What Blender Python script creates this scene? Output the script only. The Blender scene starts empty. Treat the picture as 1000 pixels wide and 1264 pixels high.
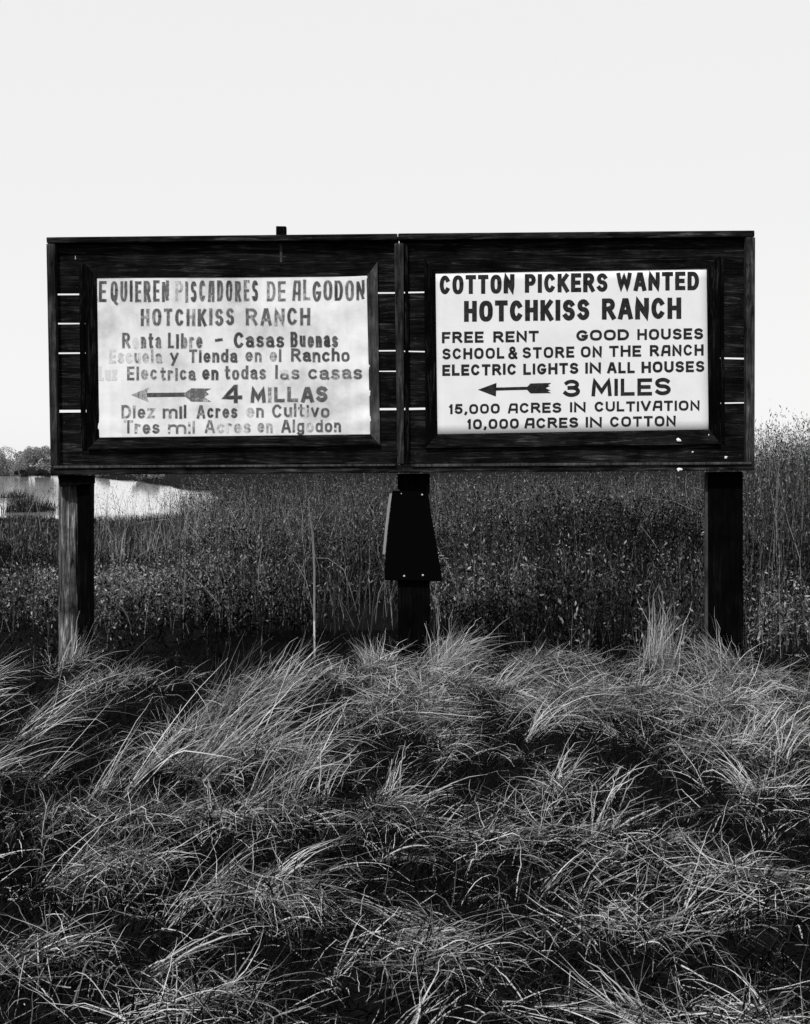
import bpy, bmesh, math
import numpy as np
from math import sin, cos, pi, radians

S = bpy.context.scene
C = S.collection
rng = np.random.default_rng(11)

# ------------------------------------------------------------------ camera
CAMZ, F, HOR = 1.5, 1434.0, 575.0          # eye height (m), focal length and horizon row in photo pixels
cam = bpy.data.cameras.new('camera')
co = bpy.data.objects.new('camera', cam); C.objects.link(co)
co.location = (0, 0, CAMZ); co.rotation_euler = (pi/2, 0, 0)
cam.sensor_fit = 'HORIZONTAL'; cam.sensor_width = 36; cam.lens = 36*F/1000
cam.shift_y = -(632-HOR)/1000
cam.clip_start = .05; cam.clip_end = 3000
S.camera = co
# ------------------------------------------------------------------ light
SUN_EL, SUN_FRONT = radians(50), radians(72)   # high sun behind the photographer's left shoulder
w = bpy.data.worlds.new('World'); S.world = w; w.use_nodes = True
nt = w.node_tree; nt.nodes.clear()
sky = nt.nodes.new('ShaderNodeTexSky'); sky.sky_type = 'NISHITA'; sky.sun_disc = False
sky.sun_elevation = SUN_EL; sky.sun_rotation = -(pi/2+SUN_FRONT)
sky.dust_density = 1.0; sky.air_density = 1.0; sky.ozone_density = 1.0
bw = nt.nodes.new('ShaderNodeRGBToBW'); bg = nt.nodes.new('ShaderNodeBackground'); wo = nt.nodes.new('ShaderNodeOutputWorld')
# thin white overcast veil over the clear sky
veil = nt.nodes.new('ShaderNodeMix'); veil.data_type = 'RGBA'; veil.inputs[0].default_value = .86; veil.inputs[7].default_value = (7.4, 7.4, 7.4, 1)
tcw = nt.nodes.new('ShaderNodeTexCoord'); sx = nt.nodes.new('ShaderNodeSeparateXYZ'); vr = nt.nodes.new('ShaderNodeMapRange')
nt.links.new(tcw.outputs['Generated'], sx.inputs[0]); nt.links.new(sx.outputs[2], vr.inputs[0])
vr.interpolation_type = 'SMOOTHSTEP'; vr.inputs[1].default_value = .40; vr.inputs[2].default_value = .80; vr.inputs[3].default_value = .88; vr.inputs[4].default_value = .12   # the veil is thick low down and thins overhead
nt.links.new(vr.outputs[0], veil.inputs[0])
nt.links.new(sky.outputs[0], bw.inputs[0]); nt.links.new(bw.outputs[0], veil.inputs[6]); nt.links.new(veil.outputs[2], bg.inputs[0]); nt.links.new(bg.outputs[0], wo.inputs[0])
bg.inputs[1].default_value = 0.10
sl = bpy.data.lights.new('sun', 'SUN'); sl.energy = 3.0; sl.angle = radians(.5); sl.color = (1, 1, 1)
so = bpy.data.objects.new('sun', sl); C.objects.link(so)
from mathutils import Vector
sd = Vector((-cos(SUN_FRONT)*cos(SUN_EL), -sin(SUN_FRONT)*cos(SUN_EL), sin(SUN_EL)))
so.rotation_euler = (-sd).to_track_quat('-Z', 'Y').to_euler(); so.location = sd*30
S.view_settings.view_transform = 'Standard'; S.view_settings.look = 'None'
S.view_settings.exposure = 0.35; S.view_settings.gamma = 1
S.cycles.max_bounces = 5; S.cycles.diffuse_bounces = 3; S.cycles.transparent_max_bounces = 4

# ------------------------------------------------------------------ helpers
def W(px, py, d):                 # a photo pixel at distance d (m) as a point
    return np.array([(px-500)/F*d, d, CAMZ+(HOR-py)/F*d])

def tag(o, label=None, cat=None, group=None, kind=None):
    if label: o['label'] = label
    if cat: o['category'] = cat
    if group: o['group'] = group
    if kind: o['kind'] = kind
    return o

def thing(name, label, cat, loc=(0, 0, 0), group=None):
    o = bpy.data.objects.new(name, None); C.objects.link(o); o.location = loc
    o.empty_display_size = .2
    return tag(o, label, cat, group)

def root_of(p):
    v = np.zeros(3)
    while p is not None:
        v += np.array(p.location); p = p.parent
    return v

def mesh_obj(name, V, Fq, mat, parent=None, attr=None, smooth=False):
    """V (n,3) in world metres, Fq list/array of faces"""
    V = np.asarray(V, dtype=np.float64) - root_of(parent)
    me = bpy.data.meshes.new(name)
    if isinstance(Fq, np.ndarray):
        nf, k = Fq.shape
        me.vertices.add(len(V)); me.vertices.foreach_set('co', V.astype(np.float32).ravel())
        me.loops.add(nf*k); me.loops.foreach_set('vertex_index', Fq.astype(np.int32).ravel())
        me.polygons.add(nf); me.polygons.foreach_set('loop_start', np.arange(0, nf*k, k, dtype=np.int32))
        me.update(calc_edges=True)
    else:
        me.from_pydata(V.tolist(), [], Fq)
    if attr is not None:
        for an, av in attr.items():
            a = me.attributes.new(an, 'FLOAT', 'POINT'); a.data.foreach_set('value', np.asarray(av, dtype=np.float32))
    if smooth: me.polygons.foreach_set('use_smooth', np.ones(len(me.polygons), dtype=bool))
    me.materials.append(mat)
    o = bpy.data.objects.new(name, me); C.objects.link(o)
    if parent is not None: o.parent = parent
    return o

def sines(seed, n=10, f0=.5, f1=4.0):   # cheap smooth 2-D noise, about -1..1
    r = np.random.default_rng(seed)
    f = np.exp(r.uniform(np.log(f0), np.log(f1), n)); a = r.uniform(0, 2*pi, n); p = r.uniform(0, 2*pi, n); amp = (f0/f)**.5
    amp /= np.sqrt((amp**2).sum()/2)
    def g(x, y):
        s = 0
        for i in range(n): s = s + amp[i]*np.sin(f[i]*(np.cos(a[i])*x+np.sin(a[i])*y)+p[i])
        return s*.6
    return g

# ------------------------------------------------------------------ materials (the photograph is black and white: all greys)
def mat(name, rough=.9, spec=.1):
    m = bpy.data.materials.new(name); m.use_nodes = True
    n = m.node_tree; b = n.nodes['Principled BSDF']
    b.inputs['Roughness'].default_value = rough; b.inputs['Specular IOR Level'].default_value = spec
    return m, n, b
def g(v): return (v, v, v, 1)
def ramp(n, src, pts, interp='LINEAR'):
    r = n.nodes.new('ShaderNodeValToRGB'); r.color_ramp.interpolation = interp
    e = r.color_ramp.elements
    while len(e) < len(pts): e.new(.5)
    for k, (p, v) in enumerate(pts): e[k].position = p; e[k].color = g(v)
    n.links.new(src, r.inputs[0]); return r.outputs[0]
def noise(n, vec, scale, detail=5, rough=.6, dist=0):
    t = n.nodes.new('ShaderNodeTexNoise'); t.inputs['Scale'].default_value = scale; t.inputs['Detail'].default_value = detail
    t.inputs['Roughness'].default_value = rough; t.inputs['Distortion'].default_value = dist
    if vec is not None: n.links.new(vec, t.inputs['Vector'])
    return t.outputs[0]
def mapping(n, scale):
    tc = n.nodes.new('ShaderNodeTexCoord'); oi = n.nodes.new('ShaderNodeObjectInfo')
    ad = n.nodes.new('ShaderNodeVectorMath'); ad.operation = 'MULTIPLY_ADD'
    cb = n.nodes.new('ShaderNodeCombineXYZ')
    for i in range(3): n.links.new(oi.outputs['Random'], cb.inputs[i])
    n.links.new(cb.outputs[0], ad.inputs[0]); ad.inputs[1].default_value = (7, 3, 11); n.links.new(tc.outputs['Object'], ad.inputs[2])
    mp = n.nodes.new('ShaderNodeMapping'); mp.inputs['Scale'].default_value = scale
    n.links.new(ad.outputs[0], mp.inputs[0]); return mp.outputs[0], ad.outputs[0]
def mul(n, a, b, op='MULTIPLY'):
    m = n.nodes.new('ShaderNodeMath'); m.operation = op
    for i, s in enumerate((a, b)):
        if isinstance(s, (int, float)): m.inputs[i].default_value = s
        else: n.links.new(s, m.inputs[i])
    return m.outputs[0]
def bump(n, b, h, strength, dist=.01):
    bp = n.nodes.new('ShaderNodeBump'); bp.inputs['Strength'].default_value = strength; bp.inputs['Distance'].default_value = dist
    n.links.new(h, bp.inputs['Height']); n.links.new(bp.outputs[0], b.inputs['Normal'])

def wood(name, axis, lo, mid, hi, worn=.62):
    m, n, b = mat(name, .85, .02)
    sc = [26, 26, 26]; sc[axis] = 1.9
    v, raw = mapping(n, sc)
    grain = noise(n, v, 1.6, 9, .72, 1.3)
    blot = noise(n, raw, 4.5, 4, .6)
    base = ramp(n, grain, [(.38, lo), (.54, mid), (.76, hi)])
    bl = ramp(n, blot, [(.35, .3), (worn, 1.0), (.85, 2.2)])
    mx = n.nodes.new('ShaderNodeMix'); mx.data_type = 'RGBA'; mx.blend_type = 'MULTIPLY'; mx.inputs[0].default_value = 1
    n.links.new(base, mx.inputs[6]); n.links.new(bl, mx.inputs[7]); n.links.new(mx.outputs[2], b.inputs['Base Color'])
    bump(n, b, grain, .7, .008)
    return m
M_H = wood('tarred_wood_lengthwise', 0, .0025, .010, .085, .60)
M_V = wood('tarred_wood_upright', 2, .0012, .003, .05, .66)
M_TRIM_H = wood('worn_trim_lengthwise', 0, .003, .022, .16)
M_TRIM_V = wood('worn_trim_upright', 2, .006, .042, .15)
M_GREY = wood('weathered_and_sunlit_wood', 2, .03, .07, .16)  # weathered wood; also sunlight put into the tone of some lit edges
M_LOG = wood('weathered_log', 2, .004, .075, .48, .46)
M_POST = wood('creosote_post', 2, .001, .0025, .012)
m, n, b = mat('black_plate', .9, .01); b.inputs['Base Color'].default_value = g(.0015); M_PLATE = m
m, n, b = mat('sunlit_edge', .6, .3); b.inputs['Base Color'].default_value = g(.22); M_EDGE = m  # sunlit edge of the black plate, put into a paler colour
m, n, b = mat('bolt_metal', .5, .5); b.inputs['Base Color'].default_value = g(.45); M_BOLT = m
m, n, b = mat('white_chip', .9, .1); b.inputs['Base Color'].default_value = g(.75); M_CHIP = m
# white sign faces
m, n, b = mat('white_painted_sheet', .7, .2); M_SHEET = m
_, raw = mapping(n, (1, 1, 1))
n.links.new(ramp(n, noise(n, raw, 3.5, 8, .65), [(.25, .60), (.5, .67), (.75, .71)]), b.inputs['Base Color'])
m, n, b = mat('weathered_sign_cloth', .9, .05); M_CLOTH = m
mp, raw = mapping(n, (14, 14, 3))
st = ramp(n, noise(n, mp, 1.2, 6, .6), [(.25, .66), (.6, .74)])
bl = ramp(n, noise(n, raw, 2.6, 6, .65), [(.30, .60), (.48, .88), (.62, 1)])
mx = n.nodes.new('ShaderNodeMix'); mx.data_type = 'RGBA'; mx.blend_type = 'MULTIPLY'; mx.inputs[0].default_value = 1
n.links.new(st, mx.inputs[6]); n.links.new(bl, mx.inputs[7]); n.links.new(mx.outputs[2], b.inputs['Base Color'])
bump(n, b, noise(n, raw, 9, 5, .6), .35, .01)
# sign paint
m, n, b = mat('black_sign_paint', .6, .1); M_PAINT = m
_, raw = mapping(n, (1, 1, 1))
n.links.new(ramp(n, noise(n, raw, 40, 4, .6), [(.3, .006), (.75, .03)]), b.inputs['Base Color'])
m, n, b = mat('faded_sign_paint', .85, .05); M_FADED = m
mp, raw = mapping(n, (70, 70, 12))
at = n.nodes.new('ShaderNodeAttribute'); at.attribute_name = 'wear'
s1 = noise(n, mp, 1.0, 4, .7); s2 = noise(n, raw, 48, 4, .7); s3 = noise(n, raw, 5, 3, .5)
t = mul(n, mul(n, mul(n, s1, .45), mul(n, s2, .45), 'ADD'), mul(n, s3, .5), 'ADD')
t = mul(n, t, at.outputs['Fac'], 'ADD')
n.links.new(ramp(n, t, [(.54, .045), (.78, .13), (1.06, .58)]), b.inputs['Base Color'])

# plants: every blade or leaf has its own fixed tone in the attribute "tone"
def plant(name, pts, trans=.15):
    m, n, b = mat(name, .8, .03)
    a = n.nodes.new('ShaderNodeAttribute'); a.attribute_name = 'tone'
    c = ramp(n, a.outputs['Fac'], pts)
    n.links.new(c, b.inputs['Base Color'])
    if trans:
        tr = n.nodes.new('ShaderNodeBsdfTranslucent'); n.links.new(c, tr.inputs[0])
        ms = n.nodes.new('ShaderNodeMixShader'); ms.inputs[0].default_value = trans
        n.links.new(b.outputs[0], ms.inputs[1]); n.links.new(tr.outputs[0], ms.inputs[2])
        n.links.new(ms.outputs[0], n.nodes['Material Output'].inputs[0])
    return m
M_STRAW = plant('dry_straw', [(0, .015), (.45, .09), (.8, .40), (1, .60)])
M_GRASS = plant('dark_green_grass', [(0, .003), (.7, .008), (.92, .03), (1, .08)])
M_WEED = plant('leafy_weeds', [(0, .002), (.45, .008), (.74, .065), (1, .36)])
M_REED = plant('tall_dry_grass', [(0, .004), (.45, .026), (1, .34)])
M_FAR = plant('hazed_willow_leaves', [(0, .17), (1, .27)])  # distance haze put into the pale leaf tone
M_DARKBUSH = plant('dark_bank_growth', [(0, .01), (1, .04)])
m, n, b = mat('dark_soil', .95, .02); M_SOIL = m
_, raw = mapping(n, (1, 1, 1))
n.links.new(ramp(n, noise(n, raw, 6, 8, .7), [(.3, .003), (.6, .006), (.8, .015)]), b.inputs['Base Color'])
m, n, b = mat('pond_water', .06, .5); M_WATER = m
b.inputs['Base Color'].default_value = g(.36); b.inputs['IOR'].default_value = 1.4
mp, raw = mapping(n, (.6, 1.6, 1))
bump(n, b, noise(n, mp, 1.5, 3, .5), .05, .03)

# ------------------------------------------------------------------ ground, pond
_hd0 = sines(14, 8, .5, 1.5); _bk = sines(3, 8, .02, .12); _gb = sines(5, 12, .8, 5.0); _gs = sines(6, 9, .15, .6); _eg = sines(8, 9, .8, 6.0)
WATER_Z = -.30
def shore(x, y):      # > 0 inside the pond
    s = (-.183*y + 1.2*_bk(x, y)*(y/60) - x)/np.maximum(y*.05, 1.0)     # left of the slanting shore
    a = (y-36-4.5*_gs(x, 0*y)-3.0*_hd0(x*.9, 0*y)+.35*np.clip(-x-.27*y, 0, 6))/5.0
    tq = np.clip((x/np.maximum(y, 5)+.275)/.092, 0, 1); c = (205-32*np.clip(tq*8, 0, 1)-98*tq+5*_bk(x*1.3, 0*y)+3*_hd0(x*.35, 0*y)-y)/6.0
    return np.minimum(np.minimum(s, a), c)
crest = [(95, 815, 35, .9), (150, 838, 55, .9), (330, 845, 55, 1), (290, 872, 50, 1), (240, 905, 60, 1), (200, 945, 60, .9), (330, 935, 70, 1), (60, 865, 45, .7),
         (395, 830, 40, .9), (470, 825, 50, 1), (540, 800, 60, 1.1), (490, 868, 75, 1), (560, 838, 60, .8), (640, 850, 45, .9), (690, 800, 70, .9), (700, 860, 70, 1.1), (770, 850, 60, 1),
         (810, 815, 35, 1.2), (860, 850, 50, .9), (930, 830, 50, .8), (890, 815, 45, .9), (900, 870, 60, 1), (890, 925, 60, 1), (960, 900, 50, .8), (950, 960, 45, .7), (330, 985, 90, .55), (60, 980, 60, .45), (560, 905, 60, .5), (400, 905, 60, .6), (650, 915, 45, .6), (180, 990, 60, .6),
         (680, 960, 38, .8), (470, 985, 40, .7), (600, 1020, 45, .6), (800, 1030, 60, .7), (690, 1010, 40, .6), (150, 1050, 70, .6), (330, 1085, 80, .7), (60, 1160, 110, .6), (520, 1140, 100, .5), (760, 1115, 100, .55), (930, 1065, 80, .7), (640, 1215, 110, .5), (250, 1225, 130, .6), (900, 1225, 130, .6), (1040, 850, 70, .9), (1080, 930, 80, .9), (-60, 850, 60, .8), (-80, 930, 80, .8)]
hollow = [(205, 803, 62), (300, 806, 62), (255, 826, 42), (400, 800, 40), (110, 885, 55), (50, 925, 50), (565, 955, 66), (615, 880, 38), (785, 965, 68), (590, 815, 32), (720, 828, 40), (440, 950, 55), (220, 850, 40), (640, 990, 35), (880, 985, 60), (340, 895, 25), (430, 895, 30)]
def gpos(px, py, z=.12):          # where a photo pixel meets the verge
    d = F*(CAMZ-z)/(py-HOR); return (px-500)/F*d, d
def field(x, y):
    a = np.full(np.shape(x), .10)
    for px, py, r_, k in crest:
        cx, cy = gpos(px, py, .2); sx = r_/F*cy*1.0; sy = max(.14, sx*.7)
        a = np.maximum(a, k*np.exp(-((x-cx)/sx)**2-((y-cy)/sy)**2))
    for px, py, r_ in hollow:
        cx, cy = gpos(px, py, .06); sx = r_/F*cy; sy = max(.16, sx*.7)
        a = a*(1-.96*np.exp(-((x-cx)/sx)**2-((y-cy)/sy)**2))
    return a
def ground_z(x, y):
    x = np.asarray(x, float); y = np.asarray(y, float)
    verge = np.clip((y-1.2)/1.0, 0, 1)*np.clip((9.5-y)/1.5, 0, 1)
    z = (.03*_gb(x, y) + .02 + .17*field(x, y))*verge
    z = z + .04*_gs(x, y)*np.clip((y-8)/4, 0, 1)
    p = np.clip((shore(x, y)+1.2)/2.2, 0, 1)
    z = z - .75*p*p*(3-2*p)
    z = z + np.clip((y-210)/60, 0, 1)*.6
    return z
def nonuni(a, b, fine0, fine1, step, grow=1.12):
    xs = list(np.arange(fine0, fine1+1e-6, step)); s = step; v = fine1
    while v < b: s *= grow; v += s; xs.append(v)
    s = step; v = fine0; L = []
    while v > a: s *= grow; v -= s; L.append(v)
    return np.array(L[::-1]+xs)
def grid(xs, ys, zf):
    X, Y = np.meshgrid(xs, ys); Z = zf(X, Y)
    V = np.stack([X, Y, Z], -1).reshape(-1, 3); nx, ny = len(xs), len(ys)
    i = np.arange((ny-1)*(nx-1)); r = i//(nx-1)*nx + i % (nx-1)
    return V, np.stack([r, r+1, r+nx+1, r+nx], 1)
V, Q = grid(nonuni(-900, 900, -5, 5, .1, 1.07), nonuni(-60, 1500, 1, 10, .1, 1.05), ground_z)
tag(mesh_obj('ground', V, Q, M_SOIL, smooth=True), kind='structure')
tag(mesh_obj('pond_water', [(-900, 24, WATER_Z), (20, 24, WATER_Z), (20, 240, WATER_Z), (-900, 240, WATER_Z)], [(0, 1, 2, 3)], M_WATER), kind='structure')

# ------------------------------------------------------------------ blades and leaves
def blades(root, head, length, th0, bend, width, tone, seg=5, twist=None, r=rng, kink=0):
    """arching ribbons; th0 = tilt from vertical at the root, bend = further tilt towards the tip"""
    N = len(root); s = np.linspace(0, 1, seg+1)
    th = th0[:, None] + bend[:, None]*s[None]**1.3
    br = (r.uniform(0, 1, N) < kink)[:, None]*(s[None] > r.uniform(.3, .8, N)[:, None])*r.uniform(.5, 1.6, N)[:, None]
    th = np.minimum(th + br, 2.6)
    ds = (length/seg)[:, None]
    thm = .5*(th[:, 1:]+th[:, :-1])
    hx = np.concatenate([np.zeros((N, 1)), np.cumsum(np.sin(thm)*ds, 1)], 1)
    hz = np.concatenate([np.zeros((N, 1)), np.cumsum(np.cos(thm)*ds, 1)], 1)
    wob = r.normal(0, .022, (N, seg+1))*length[:, None]*s[None]
    ch, sh = np.cos(head)[:, None], np.sin(head)[:, None]
    P = np.stack([root[:, 0:1]+hx*ch-wob*sh, root[:, 1:2]+hx*sh+wob*ch, root[:, 2:3]+hz], -1)
    tw = r.uniform(-1.2, 1.2, N) if twist is None else twist
    # width direction: sideways, rolled by tw
    side = np.stack([-sh*np.cos(tw)[:, None]+0*th, ch*np.cos(tw)[:, None]+0*th, np.sin(tw)[:, None]+0*th], -1)
    wd = (width[:, None]*(1-.85*s[None]**1.5)*.5)[..., None]
    V = np.stack([P-side*wd, P+side*wd], 2).reshape(-1, 3)
    b0 = (np.arange(N)*(2*(seg+1)))[:, None]+2*np.arange(seg)[None]
    Q = np.stack([b0, b0+1, b0+3, b0+2], -1).reshape(-1, 4)
    return V, Q, np.repeat(tone, 2*(seg+1))
def leaves(c, size, tone, r=rng, flat=.5, aspect=.45):
    N = len(c)
    a = r.normal(0, 1, (N, 3)); a[:, 2] *= flat; a /= np.linalg.norm(a, axis=1)[:, None]
    q = r.normal(0, 1, (N, 3)); q -= (q*a).sum(1)[:, None]*a; q /= np.linalg.norm(q, axis=1)[:, None]
    L = size[:, None]
    V = np.stack([c-a*L*.5, c+q*L*aspect*.5, c+a*L*.5, c-q*L*aspect*.5], 1).reshape(-1, 3)
    return V, (np.arange(N)*4)[:, None]+np.arange(4)[None], np.repeat(tone, 4)
def join(parts):
    V, Q, T, o = [], [], [], 0
    for v, q, t in parts: V.append(v); Q.append(q+o); T.append(t); o += len(v)
    return np.concatenate(V), np.concatenate(Q), np.concatenate(T)

# --- trampled verge in front of the board
_hd = sines(21, 8, .5, 2.2); _hd2 = sines(22, 8, .6, 3)
def verge_xy(n, r):
    d = 2.3+6.6*r.uniform(0, 1, n)**.9; x = r.uniform(-.50, .50, n)*np.maximum(d, 4.5)
    return x, d
P = []
# dark green undergrowth
x, y = verge_xy(80000, rng); n_ = len(x)
hd = .7*_hd(x, y)*1.4 + rng.normal(0, 1.2, n_)
P.append(blades(np.stack([x, y, ground_z(x, y)-.01], 1), hd, rng.uniform(.06, .20, n_), rng.uniform(.1, 1.0, n_), rng.uniform(.3, 1.5, n_), rng.uniform(.003, .007, n_), np.clip(rng.beta(1.3, 3, n_), 0, 1), 3))
V, Q, T = join(P)
tag(mesh_obj('green_grass', V, Q, M_GRASS, attr={'tone': T}), 'dark green grass filling the verge between the dry straw', 'grass', kind='stuff')
# dry straw, in tufts that lean together
P = []
def tufts(n_try, n_max, power, lo, hi, th0, th1, b0, b1, spread, per0, per1, hspread, lift, wid0, wid1, tmean):
    tx, ty = verge_xy(n_try, rng); f_ = field(tx, ty)
    kp = rng.uniform(0, 1, len(tx)) < f_**power*np.where((tx < -.55) & (ty > 4.8), .42, 1); tx, ty, f_ = tx[kp][:n_max], ty[kp][:n_max], f_[kp][:n_max]
    nt_ = len(tx); per = rng.integers(per0, per1, nt_); idx = np.repeat(np.arange(nt_), per); n_ = len(idx)
    thd = np.where(tx < -.9, .15, .0) + 1.25*_hd(tx, ty) + rng.normal(0, .5, nt_) + np.where(rng.uniform(0, 1, nt_) < np.where(tx < -.9, .12, .33), pi, 0)
    tlen = rng.uniform(lo, hi, nt_)*(.6+.4*np.clip(f_, 0, 1))
    tth = rng.uniform(th0, th1, nt_)-np.where(tx < -.8, .18, 0); tb = rng.uniform(b0, b1, nt_); tl = lift*rng.uniform(0, 1, nt_)
    tt = np.clip(rng.normal(tmean, .2, nt_), 0, 1)
    x = tx[idx]+rng.normal(0, spread, n_); y = ty[idx]+rng.normal(0, spread, n_)
    return blades(np.stack([x, y, ground_z(x, y)+tl[idx]], 1), thd[idx]+rng.normal(0, hspread, n_), tlen[idx]*rng.uniform(.5, 1.2, n_), tth[idx]+rng.normal(0, .2, n_), tb[idx]+rng.normal(0, .45, n_),
                  rng.uniform(wid0, wid1, n_), np.clip(tt[idx]+rng.normal(0, .22, n_), 0, 1), 7, kink=.35)
P.append(tufts(30000, 1000, 1.6, .16, .36, .6, 1.3, .4, 1.5, .035, 6, 18, .5, 0, .0022, .0052, .50))       # leaning tufts
P.append(tufts(40000, 2600, 1.9, .14, .34, 1.2, 1.65, -.2, .5, .08, 8, 20, 1.0, .05, .0016, .0042, .62))        # matted, lying straw
P.append(tufts(14000, 2200, .45, .10, .30, .3, 1.5, -.4, 1.4, .06, 1, 4, 1.6, .02, .0024, .0055, .42))           # loose single stems
for px, py, n_, L, hd_, th_, bd_, sp in (
        (185, 985, 90, .62, .15, .70, .25, .10), (235, 975, 110, .66, .1, .78, .3, .10), (285, 955, 80, .60, .05, .85, .5, .09), (335, 1000, 70, .5, .2, .7, .4, .12), (130, 995, 50, .45, .3, .5, .5, .10),
        (50, 900, 80, .55, .1, .95, .3, .10), (75, 862, 60, .45, .0, 1.1, .5, .08), (250, 905, 70, .62, .0, .82, .15, .08), (300, 890, 90, .55, .1, .75, .3, .08), (350, 860, 110, .42, .3, .55, .8, .10),
        (330, 930, 60, .55, -.2, 1.25, .5, .10), (430, 905, 120, .60, -.1, 1.30, .15, .12), (470, 880, 120, .55, .1, 1.2, .4, .10), (440, 860, 90, .40, .2, .8, .9, .09), (520, 850, 130, .48, .2, .75, 1.0, .10),
        (545, 860, 90, .45, -.5, .9, 1.2, .10), (600, 860, 80, .70, .3, .95, .35, .08), (560, 830, 70, .55, .4, .8, .8, .08), (650, 905, 100, .55, .5, .75, .8, .09), (690, 890, 120, .55, .2, 1.0, .7, .12),
        (640, 840, 70, .45, .0, 1.2, .4, .12), (730, 840, 80, .42, .1, 1.25, .2, .14), (760, 880, 110, .45, 3.0, 1.15, .4, .12), (730, 905, 60, .35, 2.6, .9, .8, .1), (800, 875, 110, .4, .5, .7, 1.0, .10), (850, 880, 80, .45, .3, 1.1, .5, .12),
        (860, 935, 120, .5, .1, 1.30, .1, .12), (910, 890, 110, .5, .3, .9, .6, .12), (940, 930, 100, .5, .6, .8, .7, .12), (900, 850, 80, .5, .3, .95, .3, .1), (960, 960, 70, .45, .8, .5, .9, .1), (935, 990, 60, .4, 2.2, .6, 1, .1),
        (100, 1085, 60, .45, .2, .9, .6, .12), (250, 1125, 60, .42, .4, .9, .7, .12), (380, 1065, 50, .4, .1, 1.0, .6, .12), (560, 1185, 50, .4, 2.7, .9, .7, .12), (740, 1165, 55, .4, .3, 1.1, .5, .12), (900, 1125, 60, .42, .4, 1.1, .4, .12), (60, 1235, 50, .4, .2, .9, .6, .12), (420, 1262, 50, .4, .5, 1.0, .6, .12), (820, 1262, 50, .4, 2.9, .9, .7, .12), (650, 1105, 30, .35, .4, .8, .8, .1), (675, 975, 60, .38, .4, .9, .8, .08), (470, 1000, 50, .4, .2, 1.0, .6, .1), (600, 1030, 50, .38, .3, 1.1, .5, .1), (800, 1040, 70, .42, .3, 1.1, .4, .12), (540, 915, 60, .4, .1, 1.2, .4, .1), (700, 1010, 40, .35, 1.0, .5, .8, .10), (420, 1000, 35, .35, .8, .4, .8, .12), (1010, 880, 110, .5, .3, .9, .6, .14), (-10, 960, 90, .5, .3, .8, .5, .14), (1060, 960, 110, .5, .5, .9, .6, .16), (-60, 890, 90, .5, .1, .9, .5, .14)):
    cx, cy = gpos(px, py, .05); q = max(3, n_//14)
    gx, gy = cx+rng.normal(0, sp, q), cy+rng.normal(0, sp, q); gi = rng.integers(0, q, n_); gt = rng.normal(.70, .12, q)
    x = gx[gi]+rng.normal(0, .02, n_); y = gy[gi]+rng.normal(0, .02, n_)
    P.append(blades(np.stack([x, y, ground_z(x, y)], 1), hd_+rng.normal(0, .20 if px < 360 else .32, n_)+rng.normal(0, .3, q)[gi], L*(1.0 if px < 360 and py < 1010 else .80)*rng.uniform(.35, 1.15, n_), np.minimum(th_*(.98 if px < 360 else 1.12)+rng.normal(0, .16, n_), 1.6), bd_+rng.normal(0, .4, n_),
                    rng.uniform(.003, .007, n_), np.clip(gt[gi]+rng.normal(0, .17, n_), 0, 1), 8, kink=.10))
V, Q, T = join(P)
tag(mesh_obj('dry_grass', V, Q, M_STRAW, attr={'tone': T}), 'long dry straw lying over in windblown tufts along the verge', 'grass', kind='stuff')

# --- single tussocks one can point at
def tussock(label, px, py, hgt, n_, spread, head, lean, bend, r):
    cx, cy = gpos(px, py, .02)
    t_ = thing('grass_tussock', label, 'grass tussock', (cx, cy, float(ground_z(cx, cy))), 'tall dry grass tussocks')
    x = cx+r.normal(0, spread, n_); y = cy+r.normal(0, spread, n_)
    v = blades(np.stack([x, y, ground_z(x, y)], 1), head+r.normal(0, .7, n_), hgt*r.uniform(.5, 1.1, n_), np.abs(r.normal(lean, .16, n_)), r.normal(bend, .25, n_), r.uniform(.003, .006, n_), np.clip(r.normal(.72, .18, n_), 0, 1), 6, r=r)
    mesh_obj('blades', v[0], v[1], M_STRAW, t_, {'tone': v[2]})
    k = 8; x = cx+r.normal(0, spread*.7, k); y = cy+r.normal(0, spread*.7, k)
    v = blades(np.stack([x, y, ground_z(x, y)], 1), head+r.normal(0, 1.2, k), hgt*r.uniform(1.0, 1.35, k), np.abs(r.normal(lean, .2, k)), r.normal(bend*.5, .15, k), r.uniform(.005, .008, k), np.full(k, .8), 6, r=r)
    mesh_obj('stems', v[0], v[1], M_STRAW, t_, {'tone': v[2]})
r_ = np.random.default_rng(77)
tussock('upright dry tussock growing against the foot of the weathered left post', 95, 838, .36, 150, .05, .6, .12, .35, r_)
tussock('upright dry tussock in the verge just left of the right post, stems sticking up', 812, 850, .42, 170, .055, .2, .15, .3, r_)
tussock('bright tussock bending right at the foot of the middle post', 540, 842, .40, 190, .07, .3, .45, .7, r_)
tussock('low dry tussock spread round the foot of the right post, bending left', 892, 850, .34, 170, .09, 2.9, .5, .7, r_)
tussock('small straggly tussock left of the middle post foot', 465, 840, .32, 90, .06, 2.6, .25, .5, r_)

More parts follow.
